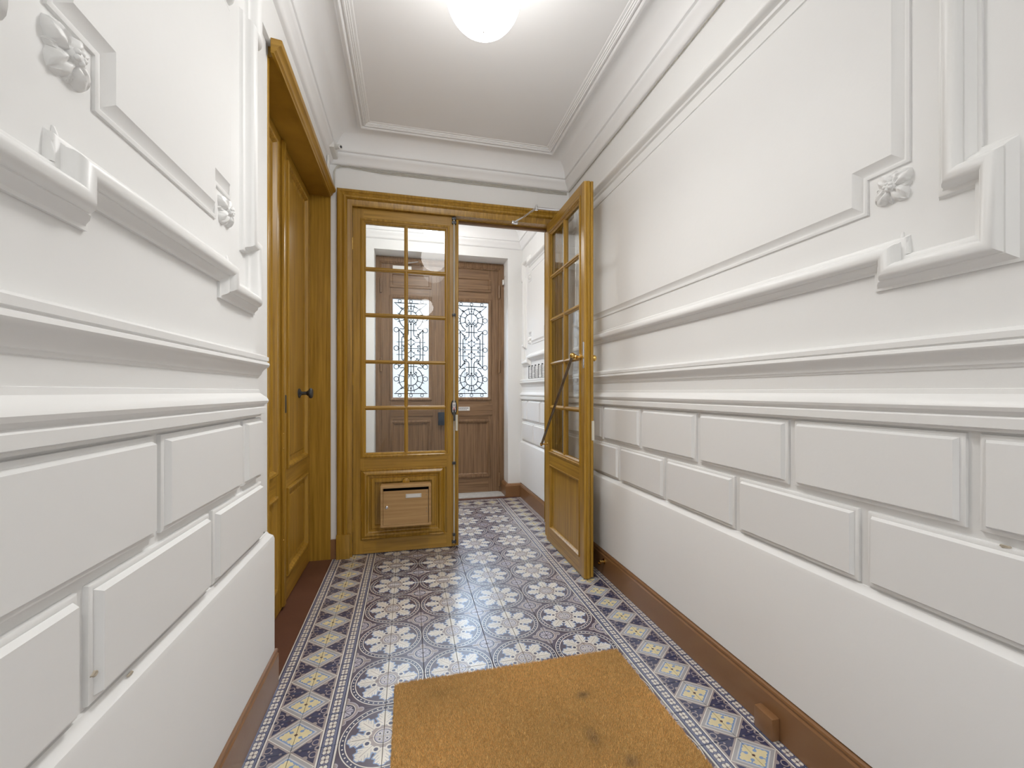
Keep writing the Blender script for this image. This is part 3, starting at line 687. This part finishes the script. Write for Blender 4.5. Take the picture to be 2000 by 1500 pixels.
def grille(cx, y, sgn=1):
    mb = MB(); R = .0050
    P = lambda x, z: (cx+x, y, z)
    zc = 1.7065
    def seg(pts, r=R, n=5): mb.tube([P(a, b) for a, b in pts], r, n)
    def arc(x, z, r, a0, a1, n=22, rad=R): seg([(x+r*math.cos(a0+(a1-a0)*i/n), z+r*math.sin(a0+(a1-a0)*i/n)) for i in range(n+1)], rad)
    def spiral(x, z, r0, a0, turns, d=1, rad=.0040):
        n = 16; seg([(x+r0*(1-.82*i/n)*math.cos(a0+d*turns*2*PI*i/n), z+r0*(1-.82*i/n)*math.sin(a0+d*turns*2*PI*i/n)) for i in range(n+1)], rad)
        mb.sphere(P(x, z), .0065, 8)
    def spear(x, z, ang, L=.030, w=.010):
        a = Vector((math.cos(ang), math.sin(ang))); n_ = Vector((-a.y, a.x)); c = Vector((x, z))
        t = c+a*L; l = c+n_*w-a*.006; r_ = c-n_*w-a*.006; m_ = c+a*.004
        vs = []
        for dy in (-.003, .003): vs += [(cx+q.x, y+dy, q.y) for q in (t, l, m_, r_)]
        mb.add(vs, [(0, 1, 2), (0, 2, 3), (4, 6, 5), (4, 7, 6), (0, 4, 5, 1), (1, 5, 6, 2), (2, 6, 7, 3), (3, 7, 4, 0)])
    seg([(0, 2.225), (0, 1.185)], .0045)
    for s in (1, -1):                       # upper and lower halves mirror about zc
        Z = lambda z: zc+s*(z-zc)
        A = lambda a: a if s == 1 else -a
        seg([(-.185, Z(2.225)), (.185, Z(2.225))])
        for x in (-.125, 0, .125):
            mb.tube([P(x+.017*math.cos(2*PI*i/14), Z(2.246)+.017*math.sin(2*PI*i/14)) for i in range(14)], .0036, 5, closed=True)
        arc(0, Z(2.058), .134, A(math.radians(-58)), A(math.radians(238)), 40)
        arc(0, Z(2.058), .0745, A(math.radians(-68)), A(math.radians(248)), 32)
        seg([(-.071, Z(1.944-.030)), (.071, Z(1.944-.030))])
        for q in (-1, 1):
            seg([(q*.071, Z(1.944)), (q*.085, Z(1.926)), (q*.115, Z(1.930)), (q*.134, Z(1.926)), (q*.134, zc)])
            # ray pieces between the circles
            for dg in (18, 48, 75, -18):
                a = math.radians(dg); ca, sa_ = q*math.cos(a), math.sin(a)
                seg([(.0745*ca, Z(2.058+.0745*sa_)), (.134*ca, Z(2.058+.134*sa_))], .0036)
                ang = math.atan2(s*sa_, ca); spear(.139*ca, Z(2.058+.139*sa_), ang, .022, .009); spear(.084*ca, Z(2.058+.084*sa_), ang, .020, .009)
            seg([(q*.172, Z(2.218)), (q*.095, Z(2.153))], .0040); spear(q*.112, Z(2.168), math.atan2(s*(-.065), -q*.077), .030, .012)
            # scroll rods: inner pair opens out to the outer pair
            pts = [(q*.030, Z(1.985)), (q*.030, Z(1.875)), (q*.036, Z(1.855)), (q*.052, Z(1.845)), (q*.072, Z(1.850)), (q*.090, Z(1.842)), (q*.102, Z(1.825)), (q*.102, zc)]
            seg(pts)
            spiral(q*.052, Z(1.985), .024, A(PI if q == 1 else 0), .9, -q*s)
            spiral(q*.026, Z(2.012), .020, A(0 if q == 1 else PI), .9, q*s)
            spiral(q*.066, Z(1.832), .020, A(PI/2), .9, -q*s)
            spiral(q*.078, Z(1.866), .016, A(-PI/2), .8, q*s)
            spiral(q*.083, Z(1.728), .018, A(PI if q == -1 else 0), .9, q*s)
            seg([(0, Z(1.995)), (q*.018, Z(2.030)), (q*.042, Z(2.062))], .0032); spear(q*.036, Z(2.054), math.atan2(s*.04, q*.03), .02, .007)
            seg([(q*.134, Z(1.922)), (q*.082, Z(1.862))]); spear(q*.104, Z(1.888), math.atan2(s*(-.06), -q*.052), .03, .011)
            # ogee lozenges
            seg([(0, Z(1.830)), (q*.012, Z(1.806)), (q*.040, Z(1.788)), (q*.058, Z(1.779)), (q*.040, Z(1.768)), (q*.012, Z(1.745)), (0, Z(1.715))], .0038)
            seg([(q*.055, Z(1.779)), (q*.160, Z(1.779))], .0036)
            spear(q*.030, Z(1.797), math.atan2(s*.03, q*.03), .02, .009); spear(q*.030, Z(1.758), math.atan2(-s*.03, q*.03), .02, .009)
            for z in (2.058, 1.918): mb.tube([P(q*.163+.0265*math.cos(2*PI*i/18), Z(z)+.0265*math.sin(2*PI*i/18)) for i in range(18)], .0038, 5, closed=True)
        spear(0, Z(2.160), s*PI/2, .03, .012); mb.sphere(P(0, Z(1.985)), .012, 8)
    for q in (-1, 1):
        seg([(q*.006, zc), (q*.150, zc)], .0036)
        mb.tube([P(q*.163+.0265*math.cos(2*PI*i/18), zc+.0265*math.sin(2*PI*i/18)) for i in range(18)], .0038, 5, closed=True)
    mb.sphere(P(0, zc), .010, 8)
    return mb
def make_street_leaf(name, label, x0, x1, gx0, gx1):
    L = thing(name, label, 'door', ((x0+x1)/2, YD, 0), kind='structure')
    y0, y1 = YD, YD+.05; zt = 2.665; gz0, gz1 = 1.142, 2.272
    part(MB().box(x0, gx0, y0, y1, .014, zt), 'stile', 'brown_v', L, 0)
    part(MB().box(gx1, x1, y0, y1, .014, zt), 'stile', 'brown_v', L, 0)
    part(MB().box(gx0, gx1, y0, y1, gz1, zt), 'top_rail', 'brown_h', L, 0)
    part(MB().box(gx0, gx1, y0, y1, .875, gz0), 'lock_rail', 'brown_h', L, 0)
    part(MB().box(gx0, gx1, y0, y1, .014, .230), 'bottom_rail', 'brown_h', L, 0)
    part(MB().box(gx0, gx1, y0+.014, y1-.01, .22, .885), 'lower_panel', 'brown_v', L, 0)
    mp = lambda a, b, h: (a, YD-h, b)
    part(MB().sweep([(gx0-.030, .190), (gx1+.030, .190), (gx1+.030, .880), (gx0-.030, .880)], [(0, 0), (0, .008), (.010, .012), (.022, .010), (.026, .004), (.034, .004), (.040, -.006), (.050, -.013)], mp), 'panel_moulding', 'brown_v', L)
    part(MB().sweep([(gx0-.035, gz0-.035), (gx1+.035, gz0-.035), (gx1+.035, gz1+.035), (gx0-.035, gz1+.035)], [(0, 0), (0, .010), (.008, .015), (.020, .013), (.028, .006), (.036, .002), (.037, -.02)], mp), 'glazing_moulding', 'brown_v', L)
    part(MB().sweep([(gx0-.03, 2.395), (gx1+.03, 2.395), (gx1+.03, 2.570), (gx0-.03, 2.570)], [(0, 0), (0, .012), (.010, .016), (.024, .013), (.030, .004), (.036, -.002), (.044, -.004)], mp, cap=True), 'top_panel', 'brown_h', L)
    part(MB().box(gx0-.020, gx1+.045, YD-.010, YD, .925, 1.060, .003), 'apron_board', 'brown_h', L)
    part(MB().box(gx0-.004, gx1+.004, YD+.030, YD+.034, gz0-.004, gz1+.004), 'frosted_pane', 'glass2', L, 0)
    part(grille((gx0+gx1)/2, YD+.012), 'iron_grille', 'iron', L, 40)
    return L
door_5 = make_street_leaf('door_5', 'right leaf of the brown street door, seen through the open glazed leaf', .3745, 1.0565, .523, .927)
door_6 = make_street_leaf('door_6', 'left leaf of the brown street door, seen through the closed glazed leaf', -.3065, .3735, -.178, .226)
for z in (2.40, 1.51, .16): 
    part(MB().lathe((1.052, YD-.036, z-.08), (0, 0, 1), [(0, .004), (.006, .012), (.076, .012), (.078, .010), (.082, .010), (.084, .012), (.154, .012), (.160, .004)], 10), 'hinge', 'brown_v', door_5)
    part(MB().lathe((-.304, YD-.036, z-.08), (0, 0, 1), [(0, .004), (.006, .012), (.076, .012), (.078, .010), (.082, .010), (.084, .012), (.154, .012), (.160, .004)], 10), 'hinge', 'brown_v', door_6)
np_ = part(MB().box(.545, .700, YD-.0125, YD-.0105, .985, 1.030, .001), 'notice_strip', 'paper', door_5, 0, 'white notice strip with worn lettering')
part(MB().box(.330, .402, YD-.040, YD-.001, .82, .97, .004), 'lock_case', 'navy', door_6, 30, 'blue-black lock case')
marks = MB()
for i in range(13): marks.box(.55+i*.0105, .557+i*.0105, YD-.0132, YD-.0126, 1.008+.003*(i % 2), 1.020)
for i in range(9): marks.box(.575+i*.0105, .581+i*.0105, YD-.0132, YD-.0126, .992, .999)
part(marks, 'lettering', 'ink', np_, 0)

# ------------------------------------------------------------------ street outside
fc = MB().box(-14, 15, 12, 12.5, -.2, 4.1)
for k in range(-6, 7): fc.box(k*2.1-.55, k*2.1+.55, 11.96, 12.0, .8, 2.7)
M['facade'] = simple('pale_render', (.235, .205, .18), .9, noise=.1, nscale=2)
M['asphalt'] = simple('grey_paving', (.12, .12, .115), .9, noise=.2, nscale=20)
tag(fc.obj('street_frontage', 'facade', smooth=0), 'pale low house front across the street, behind the street door glass', 'building', kind='structure')
tag(MB().box(-14, 15, 5.4, 12, -.2, -.08).obj('street', 'asphalt', smooth=0), 'grey street paving outside the street door', 'street', kind='structure')

# ------------------------------------------------------------------ lamps
def make_lamp(x, y, label):
    L = thing('globe_lamp', label, 'ceiling lamp', (x, y, ZC), group='opal globe lamps along the ceiling')
    part(MB().sphere((x, y, 2.770), .1485, 40), 'globe', 'lamp', L, 60)
    part(MB().lathe((x, y, ZC), (0, 0, -1), [(0, .060), (.010, .060), (.022, .045), (.026, .012), (.120, .012), (.122, .052), (.150, .052)], 24), 'canopy', 'plastic', L)
    part(MB().sphere((x, y, 2.620), .005, 8), 'finial', 'plastic', L)
    ld = bpy.data.lights.new('fill_spot', 'SPOT'); ld.energy = FILL_DOWN; ld.spot_size = math.radians(165); ld.spot_blend = 1.0
    ld.shadow_soft_size = .13; ld.color = (1.0, .985, .965)          # added spot just under the globe, extra light for floor and lower walls
    lo = bpy.data.objects.new('fill_spot', ld); COL.objects.link(lo); lo.parent = L; lo.location = (0, 0, 2.61-ZC)
make_lamp(.285, 1.64, 'white opal globe lamp over the hall, cut by the top edge')
make_lamp(.25, 3.98, 'white opal globe lamp of the vestibule, behind the glazed leaf')
make_lamp(.30, -1.30, 'added white opal globe lamp just behind the viewer, unseen')  # out-of-view lamp, added to light the hall from behind
make_lamp(.30, -3.3, 'added white opal globe lamp over the far rear of the hall, unseen')  # another added lamp out of view, evens the light along the hall

# ------------------------------------------------------------------ letterbox
lb = thing('letterbox', 'light oak letterbox with slot and name plate, on the closed leaf', 'letterbox', (-.02, DY-.02, .225))
bx0, bx1, bz0, bz1, byf, byb = -.198, .160, .226, .524, DY-.125, DY-.020
th = .016
part(MB().box(bx0, bx1, byf, byb, bz1-th, bz1).box(bx0, bx1, byf, byb, bz0, bz0+th).box(bx0, bx0+th, byf, byb, bz0+th, bz1-th).box(bx1-th, bx1, byf, byb, bz0+th, bz1-th), 'case', 'letter', lb, 0)
part(MB().box(bx0+th, bx1-th, byb-.006, byb, bz0+th, bz1-th), 'inner_back', 'black', lb, 0)
fl = part(MB().box(bx0+th+.002, bx1-th-.004, byf+.001, byf+.012, bz0+th+.001, bz1-th-.021, .001), 'flap_door', 'letter', lb, 0)
nm = part(MB().box(-.022, .090, byf-.002, byf+.001, .432, .462, .001), 'name_plate', 'rod', fl, 0)
part(MB().lathe((bx0+.042, byf+.001, .372), (0, -1, 0), [(0, .011), (.003, .011), (.004, .008), (.006, .006)], 16), 'cam_lock', 'steel', fl)
for z in (.475, .448, .352, .325): part(MB().sphere((bx1-th-.017, byf+.001, z), .0035, 8), 'screw_head', 'steel', fl)
card = part(MB().box(-.012, .080, byf-.003, byf-.002, .437, .457), 'name_card', 'paper', fl, 0)
# knob plate of old letter slot above
part(MB().lathe((-.02, DY-.012, .532), (0, -1, 0), [(0, .028), (.010, .026), (.016, .012)], 16), 'backing_knob', 'oak_v', door_1)

# ------------------------------------------------------------------ door closers, camera, cables, board, stops
dc = thing('door_closer', 'bright folding steel arm between the casing and the open leaf', 'door closer', (.95, YB-.04, 2.55))
part(MB().tube([(.815, YB-.045, 2.552), (.868, YB-.08, 2.575)], .007, 8), 'arm_link', 'steel', dc)
part(MB().tube([(.865, YB-.078, 2.573), (.955, YB-.165, 2.622)], [.006, .009], 8), 'arm', 'steel', dc)
part(MB().tube([(.955, YB-.165, 2.622), (1.085, YB-.24, 2.590), (1.15, YB-.25, 2.585)], [.010, .008, .008], 8), 'arm', 'steel', dc)
part(MB().lathe((.955, YB-.165, 2.606), (0, 0, 1), [(0, .012), (.026, .012), (.030, .007), (.040, .007)], 12), 'elbow', 'steel', dc)
part(MB().box(.792, .840, YB-.040, YB-.018, 2.540, 2.562, .003), 'bracket', 'steel', dc)
part(MB().box(1.145, 1.185, YB-.36, YB-.14, 2.49, 2.555, .005), 'closer_body', 'steel', dc)
dc2 = thing('door_closer', 'white box closer at the head of the left street door leaf', 'door closer', (0, YD-.03, 2.6))
part(MB().box(-.175, .03, YD-.075, YD-.001, 2.565, 2.625, .004), 'closer_body', 'plastic', dc2)
part(MB().tube([(-.05, YD-.04, 2.625), (-.04, YD-.05, 2.662), (.10, YD-.13, 2.666), (.14, YD-.035, 2.640)], .006, 6), 'arm', 'steel', dc2)
sn = thing('contact_sensor', 'small white sensor on the right edge of the street door frame', 'sensor', (1.10, YD-.05, 2.50))
part(MB().box(1.088, 1.108, YD-.062, YD-.030, 2.485, 2.545, .003), 'sensor_case', 'plastic', sn)
part(MB().tube([(1.105, YD-.05, 2.545), (1.108, YD-.08, 2.58), (1.108, YD-.14, 2.57)], .002, 5), 'wire', 'cable', sn)
cm = thing('security_camera', 'small white security camera in the corner over the oak doors', 'camera', (-.50, 3.17, 2.90))
part(MB().box(-.556, -.495, 3.10, 3.29, 2.880, 2.935, .012), 'junction_box', 'plastic', cm)
part(MB().tube([(-.505, 3.15, 2.905), (-.485, 3.12, 2.895)], .008, 8), 'bracket', 'plastic', cm)
cbod = part(MB().lathe((-.500, 3.145, 2.905), (.75, -.62, -.22), [(0, .012), (.004, .017), (.060, .017), (.062, .014)], 16), 'camera_body', 'plastic', cm)
part(MB().lathe(Vector((-.500, 3.145, 2.905))+Vector((.75, -.62, -.22))*.0625, (.75, -.62, -.22), [(0, .009), (.002, .008)], 12), 'lens', 'dark', cm)
part(MB().box(-.552, -.538, 3.16, 3.185, 2.70, 2.88, .003), 'cable_trunking', 'plastic', cm)
def wav(p0, p1, n, amp, seed):
    r = random.Random(seed); return [tuple(a+(b-a)*i/n+(r.uniform(-amp, amp) if k else 0) for k, (a, b) in enumerate(zip(p0, p1))) for i in range(n+1)]
cab = thing('cable', 'bundle of three thin painted cables running under the back cornice', 'cable', (.4, YB-.007, 2.845))
for j, dz in enumerate((0, -.009, -.018)):
    x0 = XL+.022-.004*j+.012
    pts = [(x0, YB-.006, 2.69), (x0, YB-.006, 2.80), (x0+.012, YB-.007, 2.842+dz), (x0+.045, YB-.007, 2.858+dz)]+wav((x0+.10, YB-.007, 2.862+dz), (-.25, YB-.007, 2.850+dz), 4, .002, j)+wav((-.20, YB-.007, 2.847+dz), (XR-.02, YB-.007, 2.847+dz), 24, .0016, 9+j)
    part(MB().tube(pts, .0030, 5), 'strand', 'cable', cab)
o = MB().tube(wav((XR-.006, YR+.1, 2.846), (XR-.006, YB-.02, 2.846), 60, .0014, 21), .0026, 5).obj('cable', 'grime'); tag(o, 'thin grimy cable along the cornice of the right wall', 'cable')
# name board in the vestibule
nb = thing('name_board', 'white residents name board with five columns on the vestibule wall', 'sign', (1.28, 4.15, 1.41))
for i in range(5):
    y0 = 3.865+.117*i
    pl = part(MB().box(XR-.012, XR, y0+.003, y0+.112, 1.354, 1.478, .001), 'name_panel', 'paper', nb, 0)
    mk = MB(); r = random.Random(i)
    for row in range(7):
        z = 1.465-.0155*row
        if r.random() < .8: mk.box(XR-.0130, XR-.0123, y0+.015, y0+.015+r.uniform(.02, .045), z-.004, z); mk.box(XR-.0130, XR-.0123, y0+.070, y0+.070+r.uniform(.01, .03), z-.004, z)
    part(mk, 'name_lines', 'ink', pl, 0)['kind'] = 'stuff'
part(MB().box(XR-.016, XR, 3.860, 4.452, 1.348, 1.352, 0), 'bottom_strip', 'dark', nb, 0)
for i in range(6): part(MB().box(XR-.016, XR, 3.8615+.117*i, 3.8665+.117*i, 1.350, 1.490), 'divider', 'dark', nb, 0)
ds = MB().box(1.215, 1.248, 1.205, 1.285, 0, .078, .006).obj('door_stop', 'base'); tag(ds, 'small brown painted wooden block at the foot of the right baseboard', 'door stop')
hk = thing('floor_catch', 'small brass catch on the right baseboard behind the open leaf', 'door catch', (1.24, 2.56, .095))
part(MB().lathe((1.247, 2.56, .095), (-1, 0, 0), [(0, .018), (.004, .018), (.006, .008), (.022, .007), (.026, .012), (.034, .012), (.036, .004)], 14), 'catch_post', 'brass', hk)
part(MB().tube([(1.225, 2.56, .095), (1.215, 2.575, .088), (1.205, 2.56, .080), (1.212, 2.545, .085)], .003, 6), 'catch_hook', 'brass', hk)

# ------------------------------------------------------------------ doormat
mx0, mx1, my0, my1 = -.060, .945, .98, 1.805
mat_t = thing('doormat', 'thick golden-brown coir doormat with dark stains on the tiles', 'doormat', ((mx0+mx1)/2, (my0+my1)/2, 0))
mc, mnt, mp_ = newmat('coir_fibre'); at = mnt.nodes.new('ShaderNodeVertexColor'); at.layer_name = 'fibre'
mnt.links.new(at.outputs[0], mp_.inputs['Base Color']); mp_.inputs['Roughness'].default_value = .7; mp_.inputs['Specular IOR Level'].default_value = .2
M['coir'] = mc; M['coirbase'] = simple('coir_backing', (.40, .24, .08), .9)
def rrect(x0, x1, y0, y1, r, n=5):
    o = []
    for cx, cy, a in ((x1-r, y1-r, 0), (x0+r, y1-r, PI/2), (x0+r, y0+r, PI), (x1-r, y0+r, 3*PI/2)):
        o += [(cx+r*math.cos(a+PI/2*i/n), cy+r*math.sin(a+PI/2*i/n)) for i in range(n+1)]
    return o
part(MB().sweep(rrect(mx0+.004, mx1-.004, my0+.004, my1-.004, .02), [(0, .001), (0, .009), (.003, .011)], ident, cap=True), 'backing', 'coirbase', mat_t, 30)
N = 150000
px = rng.uniform(mx0+.003, mx1-.003, N); py = rng.uniform(my0+.003, my1-.003, N)
cx_ = np.clip(px, mx0+.022, mx1-.022); cy_ = np.clip(py, my0+.022, my1-.022)
keep = (np.hypot(px-cx_, py-cy_) < .0215); px, py = px[keep], py[keep]; N = len(px)
ang = rng.uniform(0, 2*PI, N); lean = rng.uniform(0, .0065, N); la = rng.uniform(0, 2*PI, N); w = rng.uniform(.0007, .0013, N)
tuft = .5+.5*np.sin(px*95+3*np.sin(py*41))*np.sin(py*88+2.5*np.sin(px*57))
h = .018+.0022*tuft+rng.uniform(-.0018, .0015, N)
V = np.zeros((N, 3, 3)); V[:, 0] = np.stack([px-w*np.cos(ang), py-w*np.sin(ang), np.full(N, .009)], 1); V[:, 1] = np.stack([px+w*np.cos(ang), py+w*np.sin(ang), np.full(N, .009)], 1)
V[:, 2] = np.stack([px+lean*np.cos(la), py+lean*np.sin(la), h], 1)
me = bpy.data.meshes.new('pile'); me.vertices.add(N*3); me.loops.add(N*3); me.polygons.add(N)
me.vertices.foreach_set('co', V.astype(np.float32).ravel()); me.loops.foreach_set('vertex_index', np.arange(N*3, dtype=np.int32))
me.polygons.foreach_set('loop_start', np.arange(0, N*3, 3, dtype=np.int32)); me.update(calc_edges=True)
base = np.array([.98, .66, .28]); rnd = rng.uniform(.70, 1.15, N)
big = 1+.10*np.sin(px*7+1)*np.cos(py*9)
st_ = np.ones(N)
for (sx_, sy_, rx, ry, dk) in ((.665, 1.555, .026, .018, .62), (.62, 1.36, .024, .045, .42), (.70, 1.24, .030, .03, .42), (.12, 1.70, .05, .03, .16)):
    st_ -= dk*np.exp(-(((px-sx_)/rx)**2+((py-sy_)/ry)**2)*(1+.6*tuft))
colr = np.ones((N, 4)); colr[:, :3] = base[None]*(rnd*big*np.clip(st_, .2, 1))[:, None]
colr[:, 2] *= np.where(st_ < .8, 1.2, 1)
ca = me.color_attributes.new('fibre', 'FLOAT_COLOR', 'CORNER'); ca.data.foreach_set('color', np.repeat(colr, 3, 0).astype(np.float32).ravel())
me.materials.append(mc); po = bpy.data.objects.new('pile', me); COL.objects.link(po); po.parent = mat_t; reparent_local(po, mat_t); po['kind'] = 'stuff'
